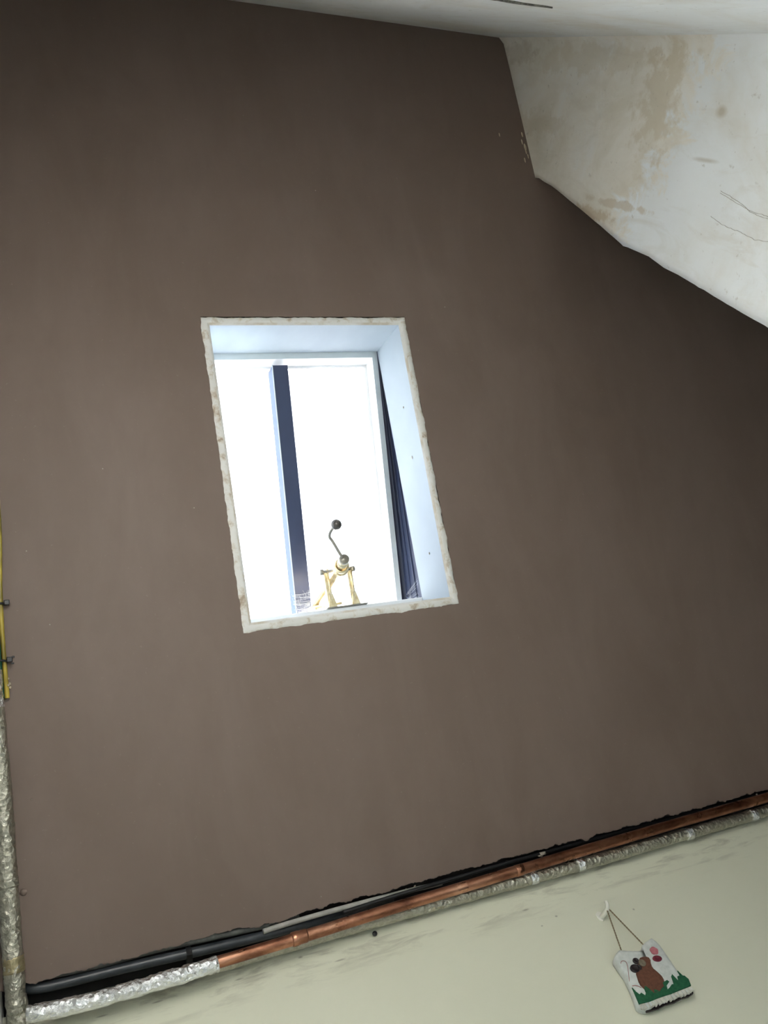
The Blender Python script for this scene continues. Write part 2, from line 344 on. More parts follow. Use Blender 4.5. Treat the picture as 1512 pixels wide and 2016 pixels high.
mb = MB(); mb.ball(W(-.053, -.205, .004), .0075, 14); mb.build('plaster_lump', M['plaster'], ceiling)

# --- timber and felt behind the open slot along the eaves
mb = MB(); mb.box(XL - .3, XF + .2, 1.475, 1.55, .95, 1.6)
mb.hexa([W(XL - .3, -.75, .045), W(XF + .2, -.75, .045), W(XF + .2, -.18, .045), W(XL - .3, -.18, .045), W(XL - .3, -.75, .11), W(XF + .2, -.75, .11), W(XF + .2, -.18, .11), W(XL - .3, -.18, .11)])
struct(mb.build('trim_1', M['void']))
# --- low wall
mb = MB(); top = 1.078
a0, a1, b0, b1 = FILL_EAVES
mb.box(XL - .3, XF + .2, YL, YL + .024, b1, top); mb.box(XL - .3, a0, YL, YL + .024, -CZ, b1); mb.box(a1, XF + .2, YL, YL + .024, -CZ, b1); mb.box(a0, a1, YL, YL + .024, -CZ, b0)
struct(mb.build('wall_front', M['cream']))
# --- tall wall behind the camera
def wall_grid(f, us, vs):
    return [f(a, b) for a in us for b in vs], [(i * len(vs) + j, i * len(vs) + j + 1, (i + 1) * len(vs) + j + 1, (i + 1) * len(vs) + j) for i in range(len(us) - 1) for j in range(len(vs) - 1)]
def bumpy(p, a): return noise.fractal(Vector(p) * 3.1, .8, 2, 3) * a
mb = MB(); us = [XL + (XF - XL) * i / 90 for i in range(91)]; vs_ = [j / 60 for j in range(61)]
def hw(x, t):
    z = -CZ + (zc(YH) + .02 + CZ) * t; k = min(1, (1 - t) * 8) * min(1, abs(x - XR) * 6)
    return R3(x, YH + bumpy((x, 0, z), .004) * k, z)
mb.add(*wall_grid(hw, us, vs_), smooth=True); mb.box(XL - .3, XF + .2, YH - .13, YH - .03, -CZ, zc(YH) + .35)
wall_back = struct(mb.build('wall_back', M['skim']))
# chipped crack in that wall: proud sliver, recess shade put into its dark colour
cr = [(.800, 1.5405), (.817, 1.5385), (.834, 1.5385), (.850, 1.5375), (.866, 1.5345), (.880, 1.5325), (.893, 1.529), (.905, 1.526), (.9155, 1.524), (.903, 1.5245), (.889, 1.5262), (.874, 1.5292), (.86, 1.5312), (.846, 1.5322), (.832, 1.535), (.815, 1.5360)]
cx_ = lambda a: 1.5410 - (a - .80) * .147
cr = [(a, cx_(a) + (b - cx_(a)) * 2.4 + .0006 * fb(a * 90, 3.0, 3)) for a, b in cr]
mb = MB(); mb.prism(cr, YH - .004, YH + .0035, lambda a, b, d: R3(a, d, b)); mb.build('crack', M['crackdark'], wall_back)
# --- projecting right-hand wall with a free, slightly wandering edge
EDGE = [(2.47, -.17), (2.1442, .1731), (2.0364, .1955), (1.8524, .2427), (1.7377, .2736), (1.6922, .2760), (1.6395, .2794), (1.5821, .2921), (1.5329, .2970), (1.4624, .3071), (1.374, .3205), (1.249, .3381), (.8, .36), (-CZ, .40)]
def ye(z):
    for (z1, y1), (z0, y0) in zip(EDGE, EDGE[1:]):
        if z0 <= z <= z1: return y0 + (y1 - y0) * (z - z0) / (z1 - z0)
    return EDGE[-1][1]
zs = sorted(set([e[0] for e in EDGE[1:]] + [-CZ + (2.1442 + CZ) * k / 110 for k in range(110)])) + []
TOPZ = zc(YH) + .01
def row(z):
    y1 = ye(z); return y1
rows = []
zs2 = [z for z in zs if z <= 2.1442] + [2.1442 + (TOPZ - 2.1442) * k / 14 for k in range(1, 15)]
mb = MB(); NY = 26; vv = []
for z in zs2:
    y1 = ye(z) if z <= 2.1442 else max(YH - .01, (D + .006 - z * N.z) / N.y)
    y1 += .0012 * fb(z * 40, 5.0, 3) if z < 2.1 else 0
    for j in range(NY + 1):
        t = j / NY; y = YH - .02 + (y1 - YH + .02) * t
        x = XR + bumpy((0, y, z), .004) * min(1, (1 - t) * 5)
        e = y1 - y
        if z < 2.1 and e < .006: x += .004 * (1 - e / .006)
        dd = (y - YH)
        if dd < .018: x -= (.018 - math.sqrt(max(0, .018 ** 2 - (.018 - max(dd, 0)) ** 2)))     # coved internal corner
        vv.append(R3(x, y, z))
k = NY + 1; n = len(vv); fs = [(i * k + j, i * k + j + 1, (i + 1) * k + j + 1, (i + 1) * k + j) for i in range(len(zs2) - 1) for j in range(NY)]
back = [Vector((p.x + .09, p.y, p.z)) for p in vv]
mb.add(vv, fs, True)
mb.add(back, [tuple(reversed(f)) for f in fs]); 
mb.add([vv[i * k + NY] for i in range(len(zs2))] + [back[i * k + NY] for i in range(len(zs2))], [(i, i + len(zs2), i + 1 + len(zs2), i + 1) for i in range(len(zs2) - 1)])
wall_right = struct(mb.build('wall_right', M['skim_warm'], weld=True))
# hairline cracks in its skim coat
mb = MB(); rnd = random.Random(2)
def crk(pts, seed):
    P = spline([R3(XR - .0028, y, z) for y, z in pts], 10)
    P = [p + Vector((0, .0016 * fb(i * .35, seed, 3), .0025 * fb(i * .3, seed + 3, 3))) for i, p in enumerate(P)]
    mb.tube(P, .00042, 4)
crk([(.118, 1.46), (.132, 1.40), (.142, 1.37), (.146, 1.32), (.155, 1.25), (.16, 1.15)], 1)
crk([(.122, 1.46), (.138, 1.39), (.147, 1.35), (.151, 1.30), (.160, 1.24), (.163, 1.15)], 4)
crk([(.168, 1.47), (.180, 1.42), (.183, 1.38), (.190, 1.34), (.187, 1.29), (.186, 1.24)], 9)
mb.build('hairline_crack', M['chip'], wall_right)
# --- left wall with an added fill window (out of frame)
y0, y1, z0, z1 = FILL_SIDE; mb = MB()
mb.box(XL - .12, XL, YH - .05, y0, -CZ, 2.75); mb.box(XL - .12, XL, y1, YL + .1, -CZ, 2.75)
mb.box(XL - .12, XL, y0, y1, -CZ, z0); mb.box(XL - .12, XL, y0, y1, z1, 2.75)
struct(mb.build('wall_left', M['leftwall']))
w2 = thing('fill_window_side', None, None, R3(XL - .09, (y0 + y1) / 2, z0), kind='structure')
mb = MB(); fx0, fx1 = XL - .10, XL - .05
for b in ((y0, y0 + .04, z0, z1), (y1 - .04, y1, z0, z1), (y0, y1, z0, z0 + .04), (y0, y1, z1 - .04, z1), ((y0 + y1) / 2 - .02, (y0 + y1) / 2 + .02, z0, z1)):
    mb.box(fx0, fx1, *b)
mb.build('fill_frame', M['sashwhite'], w2)
mb = MB(); mb.box(XL - .078, XL - .074, y0 + .03, y1 - .03, z0 + .03, z1 - .03); mb.build('pane', M['glass'], w2)
w3 = thing('fill_window_eaves', None, None, R3((a0 + a1) / 2, YL + .05, b0), kind='structure')  # unseen window added to bring fill daylight into the room
mb = MB()
for b in ((a0, a0 + .04, b0, b1), (a1 - .04, a1, b0, b1), (a0, a1, b0, b0 + .04), (a0, a1, b1 - .04, b1), ((a0 + a1) / 2 - .02, (a0 + a1) / 2 + .02, b0, b1)):
    mb.box(b[0], b[1], YL + .024, YL + .08, b[2], b[3])
mb.build('fill_frame', M['sashwhite'], w3)
mb = MB(); mb.box(a0 + .03, a1 - .03, YL + .05, YL + .054, b0 + .03, b1 - .03); mb.build('pane', M['glass'], w3)
# --- far wall and floor
mb = MB(); mb.box(XF, XF + .1, YH - .1, YL + .1, -CZ, 2.75); struct(mb.build('wall_far', M['farwall']))
mb = MB(); mb.box(XL - .12, XF + .1, YH - .1, YL + .1, -CZ - .1, -CZ); struct(mb.build('floor', M['floor']))

# ================================================================ roof window
win = thing('window_1', None, None, W(.627, .19, .15), kind='structure')
IU0, IU1, IV0, IV1, HD = .4037, .8495, .2032, .8532, .148
# reveal boards
mb = MB(); mb.wbox(IU1, IU1 + .014, IV0 - .01, IV1 + .01, .001, HD); mb.build('reveal_board', M['lining'], win)
mb = MB(); mb.wbox(IU0 - .014, IU0, IV0 - .01, IV1 + .01, .001, HD); mb.build('reveal_board', M['lining'], win)
mb = MB(); mb.wbox(IU0, IU1, IV1, IV1 + .014, .001, HD); mb.build('reveal_board', M['lining'], win)
mb = MB(); mb.wbox(IU0, IU1, IV0 - .014, IV0, .001, HD); mb.build('reveal_board', M['lining'], win)
# nail holes in the right reveal
for v, h in ((.668, .055), (.315, .062)):
    mb = MB(); mb.lathe(W(IU1 - .0008, v, h), -A, [(0, .0028), (.0006, .0026), (.0007, 0)], 10); mb.build('nail_head', M['button'], win)
mb = MB(); mb.lathe(W(IU1 - .0008, .545, .06), -A, [(0, .004), (.0004, .0036), (.0005, 0)], 12); mb.build('filler_spot', M['pale'], win)
# rounded plaster beads with ragged outer edge
def bead(p0, p1, inward, seed):
    """p0->p1 inner line (u,v); 'inward' points from the outer edge to the opening"""
    p0 = Vector(p0); p1 = Vector(p1); d = p1 - p0; Ln = d.length; n_ = max(8, int(Ln / .004)); wv = Vector(inward); wid = .0172
    prof = [(0.0, .0007, 0), (-.0018, -.0009, 0), (-.0050, -.0026, 0), (-.0092, -.0030, 0), (-.0130, -.0024, 0), (-.0160, -.0010, 1), (-.0175, .0005, 1)]
    vs2 = []
    for i in range(n_ + 1):
        t = i / n_; c0 = p0 + d * t; x = t * Ln
        for o, h, rg in prof:
            ext = 1 + (.16 * fb(x * 30, seed, 4) + .05) * (o / -.0175) ** 3
            # mitre: shorten/lengthen with distance outwards
            q = c0 + wv * o * ext; mt = (-o * ext) * (2 * t - 1); q = q + d.normalized() * mt
            vs2.append(W(q.x, q.y, h - (.0006 * fb(x * 60, seed + o * 900, 3) if o else 0)))
    kk = len(prof); mb = MB()
    mb.add(vs2, [(i * kk + j, i * kk + j + 1, (i + 1) * kk + j + 1, (i + 1) * kk + j) for i in range(n_) for j in range(kk - 1)], True)
    idx = [(1 if j < 2 else 0) for i in range(n_) for j in range(kk - 1)]
    mb.build('bead', M['bead'], win, mats=[M['bead_in']], midx=idx)
bead((IU0, IV0), (IU0, IV1), (1, 0), 1.1); bead((IU1, IV0), (IU1, IV1), (-1, 0), 7.7)
bead((IU0, IV1), (IU1, IV1), (0, -1), 3.3); bead((IU0, IV0), (IU1, IV0), (0, 1), 5.2)
# dark upstand outside the lining, wedge-cheeked
TILT = lambda v: .150 + (.8532 - v) / .62 * .120          # front face of the opened sash
CH = .868
def cheek(u0, u1):
    mb = MB(); a, b = .175, .885
    mb.hexa([W(u0, a, .11), W(u1, a, .11), W(u1, b, .11), W(u0, b, .11), W(u0, a, TILT(a) + .052), W(u1, a, TILT(a) + .052), W(u1, b, .19), W(u0, b, .19)])
    return mb
mb = cheek(CH, CH + .03)
for k_ in range(1, 5):
    q_ = [.15 + (TILT(v_) + .04 - .15) * k_ / 5 for v_ in (.19, .84)]
    mb.hexa([W(CH - .003, .19, q_[0]), W(CH, .19, q_[0]), W(CH, .84, q_[1]), W(CH - .003, .84, q_[1]), W(CH - .003, .19, q_[0] + .006), W(CH, .19, q_[0] + .006), W(CH, .84, q_[1] + .002), W(CH - .003, .84, q_[1] + .002)])
mb.build('upstand', M['steel'], win)
mb = cheek(IU0 - .049, IU0 - .019); mb.build('upstand', M['steel'], win)
mb = MB(); mb.wbox(IU0 - .049, CH + .03, .885, .91, .11, .19); mb.build('upstand', M['steel'], win)
mb = MB(); mb.wbox(IU0 - .049, CH + .03, .155, .175, .11, .30); mb.build('upstand', M['steel'], win)
# fixed inner sill rail that carries the winder
mb = MB(); mb.wbox(IU0 - .018, CH, .178, .2285, HD + .001, HD + .018); mb.build('sill_rail', M['sashwhite'], win, bevel=.002)
# opened, top-hung sash
def S(u, v, e): return W(u, v, TILT(v) + e)
def sbox(mb, u0, u1, v0, v1, e0, e1):
    return mb.hexa([S(u0, v0, e0), S(u1, v0, e0), S(u1, v1, e0), S(u0, v1, e0), S(u0, v0, e1), S(u1, v0, e1), S(u1, v1, e1), S(u0, v1, e1)])
SU0, SU1, SV0, SV1 = .405, .8486, .205, .8528
sash = MB(); LW = .0135
for b in ((SU0 - .006, SU0 + LW, SV0, SV1), (SU1 - LW, SU1, SV0, SV1), (SU0, SU1, SV0, SV0 + .02), (SU0, SU1, SV1 - LW, SV1 + .008)):
    sbox(sash, *b, 0, .055)
nf = 6
idx = []
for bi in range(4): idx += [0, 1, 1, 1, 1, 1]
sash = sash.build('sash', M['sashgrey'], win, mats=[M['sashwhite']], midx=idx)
mb = MB()      # inner glazing rebate
for b in ((SU0 + LW, SU0 + LW + .008, SV0 + .02, SV1 - LW), (SU1 - LW - .008, SU1 - LW, SV0 + .02, SV1 - LW)):
    sbox(mb, *b, .046, .056)
sbox(mb, SU0 + LW, SU1 - LW, SV1 - LW - .006, SV1 - LW, .046, .056)
mb.build('glazing_bead', M['sashwhite'], sash)
for b in ((SU0 - .07, SU0 - .0065, SV0 - .03, SV1 + .06), (SU1 + .0005, SU1 + .06, SV0 - .03, SV1 + .06), (SU0 - .07, SU1 + .06, SV1 + .009, SV1 + .06)):
    mb = MB(); sbox(mb, *b, .0565, .062); mb.build('light_stop_flange', M['steel'], sash)  # unseen flanges added to stop light entering the gap round the sash
mb = MB(); sbox(mb, SU0 + .004, SU1 - .004, SV0 + .006, SV1 - .004, .0565, .0605); mb.build('pane', M['roofglass'], sash)
# dark central glazing bar, T section
mb = MB(); sbox(mb, .5775, .6155, SV0 + .021, .8262, .004, .049)
mb.build('glazing_bar', M['steel'], sash, mats=[M['dusty']], midx=[0, 0, 0, 0, 0, 1], bevel=.0006)
mb = MB(); sbox(mb, .5765, .5782, SV0 + .021, .8262, .0025, .0045); mb.build('arris_glint', M['sashgrey'], sash)  # edge highlight drawn as a thin pale strip

# ================================================================ brass winder on the sill rail
base = W(.655, .2285, HD)
wd_ = thing('window_winder', 'brass screw-jack window opener with crank handle on the roof window sill', 'window opener', base)
def bz(name, mb, mt, parent=None, **k): return mb.build(name, mt, parent or wd_, **k)
for u in (.6279, .6837):
    mb = MB(); mb.tube([W(u - .0002, .2315, HD), W(u, .28, HD), W(u + .0004, .3185, HD)], [.0036, .0032, .0036], 8)
    mb.wbox(u - .009, u - .0035, .2325, .316, HD - .002, HD + .010)
    po = bz('bracket_arm', mb, M['brass'])
    mb = MB(); P = [W(u - .004, .262, HD - .002), W(u + .004, .262, HD - .002), W(u + .011, .2317, HD - .004), W(u - .010, .2317, HD - .004)]
    Q = [W(u - .004, .262, HD + .004), W(u + .004, .262, HD + .004), W(u + .011, .2317, HD + .008), W(u - .010, .2317, HD + .008)]
    mb.hexa(P + Q); bz('foot', mb, M['brass'], po, bevel=.0008)
mb = MB(); mb.wbox(.615, .712, .2287, .2317, HD - .004, HD + .014); bz('base_plate', mb, M['dullbrass'], bevel=.0006)
mb = MB(); mb.tube([W(.6148, .3135, HD), W(.6905, .3135, HD)], .0036, 10)
for u, s_ in ((.6148, 1), (.6905, -1)): mb.lathe(W(u - .004 * s_, .3135, HD), A * s_, [(0, 0), (0, .0050), (.001, .0066), (.007, .0066), (.0085, .003)], 14)
bz('pivot_pin', mb, M['dullbrass'])
# jack tube from the sash end block up through the pivot to the crank
P0 = W(.6066, .2440, .225); P1 = W(.6545, .3140, HD); P2 = W(.6392, .3215, .05)
P1b = W(.6500, .3125, .115)
ax = (P1b - P0).normalized(); Ln = (P1b - P0).length
mb = MB(); mb.lathe(P0, ax, [(0, 0), (0, .0062), (Ln * .55, .0062), (Ln * .56, .0078), (Ln * .62, .0078), (Ln * .66, .0068), (Ln - .02, .0070), (Ln - .018, .0105), (Ln, .0105)], 18); bz('jack_tube', mb, M['brass'])
ax2 = (P2 - P1b).normalized(); L2 = (P2 - P1b).length
mb = MB(); mb.lathe(P1b - ax2 * .014, ax2, [(0, .011), (0, .0150), (.006, .0180), (.014, .0180), (.017, .0158), (.024, .0158), (.027, .0172), (.032, .0172), (.034, .0140), (.031, .0120)], 22); bz('gear_collar', mb, M['brass'])
mb = MB(); mb.lathe(P1b, ax2, [(0, .0112), (L2 * .5, .0112), (L2 * .52, .0124), (L2 * .62, .0124), (L2 * .64, .0104), (L2 - .010, .0104)], 18); bz('spindle', mb, M['brass'])
mb = MB(); mb.lathe(P2 - ax2 * .011, ax2, [(0, 0), (0, .0100), (.0015, .0114), (.009, .0114), (.0105, .0104), (.011, 0)], 22); bz('spindle_cap', mb, M['dullbrass'])
K = [P2 + (W(.6325, .3301, .05) - P2) * .4, W(.6325, .3301, .05), W(.6180, .362, .048), W(.6120, .3720, .046), W(.6120, .3800, .036), W(.6170, .3880, .025)]
mb = MB(); mb.tube(spline(K, 6), .0032, 10); crank = bz('crank_arm', mb, M['dullbrass'])
mb = MB(); mb.ball(W(.6229, .3924, .020), .0118, 22); bz('knob', mb, M['knobgrey'], crank)
mb = MB(); mb.lathe(W(.6185, .3880, .024), (W(.6229, .3924, .020) - W(.6185, .3880, .024)), [(0, .003), (.003, .0055), (.006, .0055)], 12); bz('ferrule', mb, M['brass'], crank)
mb = MB(); mb.wbox(.594, .618, .2345, .2475, .205, .235); bz('end_block', mb, M['brass'], bevel=.0015)
mb = MB(); mb.tube([W(.606, .2400, .205), W(.655, .2400, .162)], .0030, 8); bz('stay_rod', mb, M['brass'])

# ================================================================ cobwebs
def web(name, label, quads, seed, nn):
    rnd = random.Random(seed); mb = MB(); a, b, c_, d_ = quads
    def P(s_, t_): return a.lerp(b, s_).lerp(d_.lerp(c_, s_), t_)
    for i in range(nn):
        t0 = rnd.random() ** 1.6; t1 = min(1, max(0, t0 + rnd.uniform(-.12, .12))); s0 = rnd.uniform(0, .2); s1 = rnd.uniform(.8, 1)
        mid = P(.5, (t0 + t1) / 2) - B * rnd.uniform(0, .002)
        mb.tube(spline([P(s0, t0), mid, P(s1, t1)], 3), rnd.uniform(.00010, .00022), 3, caps=False)
    for i in range(nn // 2):
        s0 = rnd.random(); t0 = rnd.random() * .8; mb.tube([P(s0, t0), P(min(1, max(0, s0 + rnd.uniform(-.2, .2))), min(1, t0 + .25))], .00012, 3, caps=False)
    return tag(mb.build(name, M['web']), label, 'cobweb', kind='stuff')
web('cobweb', 'grey cobweb strung across the foot of the dark glazing bar beside the brass opener', [S(.571, .236, -.003), S(.617, .236, -.003), S(.617, .292, -.003), S(.567, .295, -.003)], 3, 46)
web('cobweb', 'small white cobweb in the bottom right corner of the roof window', [S(.8485, .232, -.02), W(.8485, .222, .16), W(.8485, .275, .152), S(.8485, .250, -.03)], 8, 26)

# ================================================================ pipes along the low wall
def crinkle(seed, amp):
    return lambda p: 1 + amp * noise.noise(p * 60 + Vector((seed, 0, 0))) + amp * .7 * noise.noise(p * 170 + Vector((0, seed, 0)))
def run(pts, step=.004):
    P = [Vector(p) for p in pts]; out = []
    for a, b in zip(P, P[1:]):
        n = max(1, int((b - a).length / step)); out += [a.lerp(b, i / n) for i in range(n)]
    return out + [P[-1]]
# long foil-lagged pipe against the wall
path = run(spline([R3(-.02, 1.4275, 1.050), R3(.14, 1.4275, 1.0485), R3(.41, 1.4275, 1.0510), R3(.73, 1.4275, 1.0518), R3(1.09, 1.4275, 1.0512), R3(1.55, 1.4275, 1.0570), R3(2.9, 1.4275, 1.062)], 4))
lag = thing('lagged_pipe', 'long silver foil-lagged pipe running along the top of the cream wall', 'pipe', R3(.7, 1.4275, 1.05))
mb = MB(); mb.tube(path, .0126, 18, fn=crinkle(3, .085)); mb.build('foil_sleeve', M['foil_dull'], lag)
for x, z in ((1.02, 1.0513), (.905, 1.0515), (1.31, 1.0535), (1.50, 1.0562), (1.66, 1.0585)):
    mb = MB(); mb.tube(run([R3(x - .008, 1.4275, z - .0001), R3(x + .008, 1.4275, z + .0001)], .002), .0142, 20, fn=crinkle(x * 9, .06)); mb.build('foil_tape_band', M['foil'], lag)
# copper pipe with a short foil sleeve at its left end
cop = thing('copper_pipe', 'bare tarnished copper pipe above the foil lagging on the low wall', 'pipe', R3(.8, 1.4005, 1.05))
cpath = spline([R3(.235, 1.4005, 1.0345), R3(.42, 1.4005, 1.0400), R3(.58, 1.4005, 1.0472), R3(.74, 1.4005, 1.0520), R3(1.11, 1.4005, 1.0630), R3(1.57, 1.4005, 1.0710), R3(2.9, 1.4005, 1.088)], 10)
mb = MB(); mb.tube(cpath, .0108, 20); mb.build('pipe_run', M['copper'], cop)
mb = MB(); j = [(.385, .0112), (.387, .0128), (.397, .0130), (.400, .0122), (.412, .0122), (.415, .0113)]
mb.tube([R3(x, 1.4005, 1.0345 + (x - .235) * .0297) for x, r in j], [r for x, r in j], 20); mb.build('solder_joint', M['copper'], cop)
mb = MB(); j = [(.862, .0109), (.863, .0116), (.878, .0116), (.879, .0109)]
mb.tube([R3(x, 1.4005, 1.0545 + (x - .825) * .0300) for x, r in j], [r for x, r in j], 20); mb.build('solder_joint', M['copper'], cop)
fo = thing('foil_sleeved_pipe', 'short bright crinkled foil sleeve in the bottom left corner, ending where the copper pipe shows', 'pipe', R3(.1, 1.4005, 1.03))
fpath = run(spline([R3(-.060, 1.402, 1.0375), R3(-.03, 1.4005, 1.0320), R3(.03, 1.4005, 1.0280), R3(.14, 1.4005, 1.0285), R3(.2475, 1.4005, 1.0325)], 5), .003)
mb = MB(); mb.tube(fpath, .0132, 30, fn=crinkle(11, .20)); mb.build('foil_sleeve', M['foil'], fo)
mb = MB(); mb.tube(run([R3(.2445, 1.4005, 1.0322), R3(.2490, 1.4005, 1.0326)], .002), .0138, 22, fn=crinkle(15, .05)); mb.build('torn_end', M['foil'], fo)
# vertical lagged pipe climbing the slope beside the left wall, with elbow
def LG(v, u=None, h=-.021): return W((-.0735 if u is None else u), v, h)
vl = thing('lagged_riser', 'thick dull foil-lagged pipe up the left edge of the sloping ceiling', 'pipe', LG(-.3))
rp_ = run([LG(.165, -.0770), LG(.10, -.0750), LG(0, -.0740), LG(-.10, -.0745), LG(-.20, -.0755), LG(-.33, -.0765), LG(-.385, -.0760)], .004)
mb = MB(); mb.tube(rp_, .0165, 24, fn=crinkle(21, .10)); mb.build('foil_sleeve', M['foil_dull'], vl)
mb = MB(); mb.tube(run([LG(.175, -.0770), LG(.11, -.0755)], .003), .0172, 24, smooth=False, fn=crinkle(23, .20)); mb.build('crumpled_foil_end', M['foil'], vl)
mb = MB(); mb.tube(run([LG(-.175, -.0755), LG(-.190, -.0755)], .003), .0178, 24, fn=crinkle(23, .03)); mb.build('foil_tape_band', M['foil_dull'], vl)
mb = MB(); mb.tube(run([LG(-.298, -.0765), LG(-.323, -.0765)], .003), .0174, 24, fn=crinkle(25, .10)); mb.build('stained_tape', M['tape'], vl)
mb = MB(); mb.tube(run(spline([LG(-.36, -.0762), LG(-.395, -.0745), LG(-.418, -.066, -.022), LG(-.428, -.048, -.026)], 6), .003), .0170, 24, fn=crinkle(27, .12)); mb.build('elbow', M['foil_dull'], vl)
# grey plastic pipe and conduits in the open slot
def CV(name, pts, r, mt, label, cat='pipe', n=12, grp=None):
    mb = MB(); mb.tube(spline(pts, 8), r, n); o = mb.build(name, M[mt]); tag(o, label, cat, grp); return o
gp = CV('waste_pipe', [R3(-.075, 1.430, 1.125), R3(-.058, 1.428, 1.104), R3(-.02, 1.428, 1.0965), R3(.06, 1.428, 1.0945), R3(.147, 1.428, 1.0915), R3(.236, 1.429, 1.0880), R3(.33, 1.431, 1.0865), R3(.42, 1.436, 1.0905), R3(.52, 1.450, 1.102), R3(.62, 1.458, 1.112)], .0088, 'greyplastic', 'dark grey plastic pipe curving out of the corner inside the open slot')
CV('conduit', [R3(-.04, 1.418, 1.111), R3(.05, 1.4165, 1.1045), R3(.15, 1.4155, 1.1045), R3(.24, 1.4165, 1.1010), R3(.34, 1.4215, 1.100), R3(.42, 1.429, 1.106)], .0062, 'olive', 'dusty olive grey conduit right under the broken ceiling edge', 'conduit')
CV('cable', [R3(.345, 1.4165, 1.0835), R3(.37, 1.4165, 1.0855), R3(.44, 1.4165, 1.0880), R3(.52, 1.4195, 1.0910), R3(.60, 1.423, 1.0935), R3(.72, 1.432, 1.098)], .0048, 'pale', 'pale sheathed cable above the left end of the copper pipe', 'cable')
CV('cable', [R3(.50, 1.4175, 1.0795), R3(.60, 1.4165, 1.0845), R3(.72, 1.4165, 1.0885), R3(.9, 1.4200, 1.0960), R3(1.2, 1.426, 1.104), R3(1.7, 1.43, 1.11), R3(2.9, 1.43, 1.12)], .0040, 'black', 'thin black cable in the dark slot behind the copper pipe', 'cable')
mb = MB(); mb.tube([R3(.205, 1.4285, 1.0892), R3(.214, 1.4287, 1.0888)], .0115, 16); mb.box(.205, .214, 1.414, 1.45, 1.074, 1.090)
tag(mb.build('pipe_clip', M['black']), 'black saddle clip round the dark grey plastic pipe', 'pipe clip')
# loose plaster chips in the slot
rnd = random.Random(6); mb = MB()
for u, v, s_ in ((.80, -.352, .004), (.845, -.362, .006), (.872, -.360, .005), (.778, -.364, .003), (.945, -.3625, .009), (.955, -.361, .007), (.70, -.362, .003), (.66, -.359, .0025), (.64, -.3585, .002), (.40, -.353, .005), (.405, -.354, .003), (1.55, -.355, .003)):
    c0 = W(u, v, rnd.uniform(.004, .012)); pts = [c0 + Vector((rnd.uniform(-1, 1) * 1.4, rnd.uniform(-1, 1) * .6, rnd.uniform(-1, 1) * .6)) * s_ for k_ in range(8)]
    bm = bmesh.new()
    for p in pts: bm.verts.new(p)
    bmesh.ops.convex_hull(bm, input=bm.verts); bm.verts.ensure_lookup_table(); bm.verts.index_update()
    mb.add([x.co.copy() for x in bm.verts], [tuple(v_.index for v_ in f.verts) for f in bm.faces]); bm.free()
stuff(mb.build('plaster_chips', M['chip'], ceiling))

# ================================================================ cables on the slope by the left wall
cab = [W(-.0420, .60, -.006), W(-.0440, .44, -.007), W(-.0505, .33, -.010), W(-.0535, .235, -.010), W(-.0535, .146, -.008), W(-.0535, .125, -.008)]
tag(MB().tube(spline(cab, 10), .0042, 12).build('earth_cable', M['earth']), 'yellow and green striped earth cable up the left edge of the ceiling', 'cable')
cab2 = [p + Vector((-.0080, 0, 0)) - N * .004 for p in cab]
tag(MB().tube(spline(cab2, 10), .0040, 12).build('cable', M['greencable']), 'dark green cable tucked behind the yellow earth cable', 'cable')
for i, (v, u) in enumerate(((.296, -.0520), (.192, -.0550))):
    lab = ('black cable tie with square head, upper one on the yellow earth cable', 'black cable tie with cut tail, lower one just above the foil lagging')[i]
    t = thing('cable_tie', lab, 'cable tie', W(u, v, -.012), 'ties round the earth cable')
    mb = MB(); ring = [W(u - .004 + .0105 * math.cos(q), v - .002 * math.cos(q), -.0125 + .0075 * math.sin(q)) for q in [k_ * math.pi / 8 for k_ in range(17)]]
    mb.tube(ring, .0021, 6); mb.build('strap', M['black'], t)
    mb = MB(); c0 = u + .0115; mb.wbox(c0 - .006, c0 + .004, v - .0045, v + .0050, -.017, -.008); mb.build('head', M['black'], t, bevel=.0015)
    if i: mb = MB(); mb.wbox(c0 + .003, c0 + .0075, v + .0022, v + .0062, -.015, -.011); mb.wbox(c0 + .001, c0 + .006, v - .0085, v - .0055, -.015, -.011); mb.build('tail', M['black'], t, bevel=.0008)
mb = MB(); rnd = random.Random(9)
for k_ in range(9): mb.ball(W(-.0485 + rnd.uniform(-.002, .002), .150 + rnd.uniform(-.008, .010), -.014), rnd.uniform(.0012, .0026), 7)
stuff(mb.build('plaster_crumbs', M['splash'], ceiling))

# ================================================================ stitched hanging
SX, SZ = 1.005, .790
def sg(a, b, d=0.0): return R3(SX + a / 1000, 1.432 - d + (b * -.00002), SZ + b / 1000)
outline = [(-47, 49), (-36, 57), (-26, 61), (-16, 57), (-3, 52), (7, 49), (19, 47), (20, 52), (25, 57), (38, 61), (52, 64), (56, 56), (58, 44), (57.5, 30), (57, 15), (55.5, 0), (55, -13), (58, -20), (61, -33), (59, -42), (55, -46), (49, -54), (41, -52), (33, -54), (24, -52), (13, -54), (3, -51), (-8, -54), (-18, -50), (-27, -52), (-40, -55), (-52, -54), (-59, -48), (-61, -43), (-56, -29), (-52, -15), (-49, 0), (-46, 15), (-47, 32)]
hang = thing('fabric_hanging', 'small white cotton hanging with brown felt animal and green grass, on twine', 'wall hanging', sg(0, -54, -.002))
mb = MB(); n = len(outline); rings = [(1.0, .0065, -.0165), (1.0, .0, -.0165)]; vs2 = []; layers = [(.97, -.0160), (1.0, -.011), (1.01, -.004), (1.0, .0015), (.955, .0045), (.86, .0055), (.6, .0060), (.3, .0060), (.02, .0060)]
for sc_, d_ in layers:
    for i, (a, b) in enumerate(outline):
        w_ = .0011 * noise.noise(Vector((a * .06, b * .06, sc_ * 3))) if sc_ > .3 else 0
        vs2.append(sg(a * sc_, b * sc_, d_ + w_))
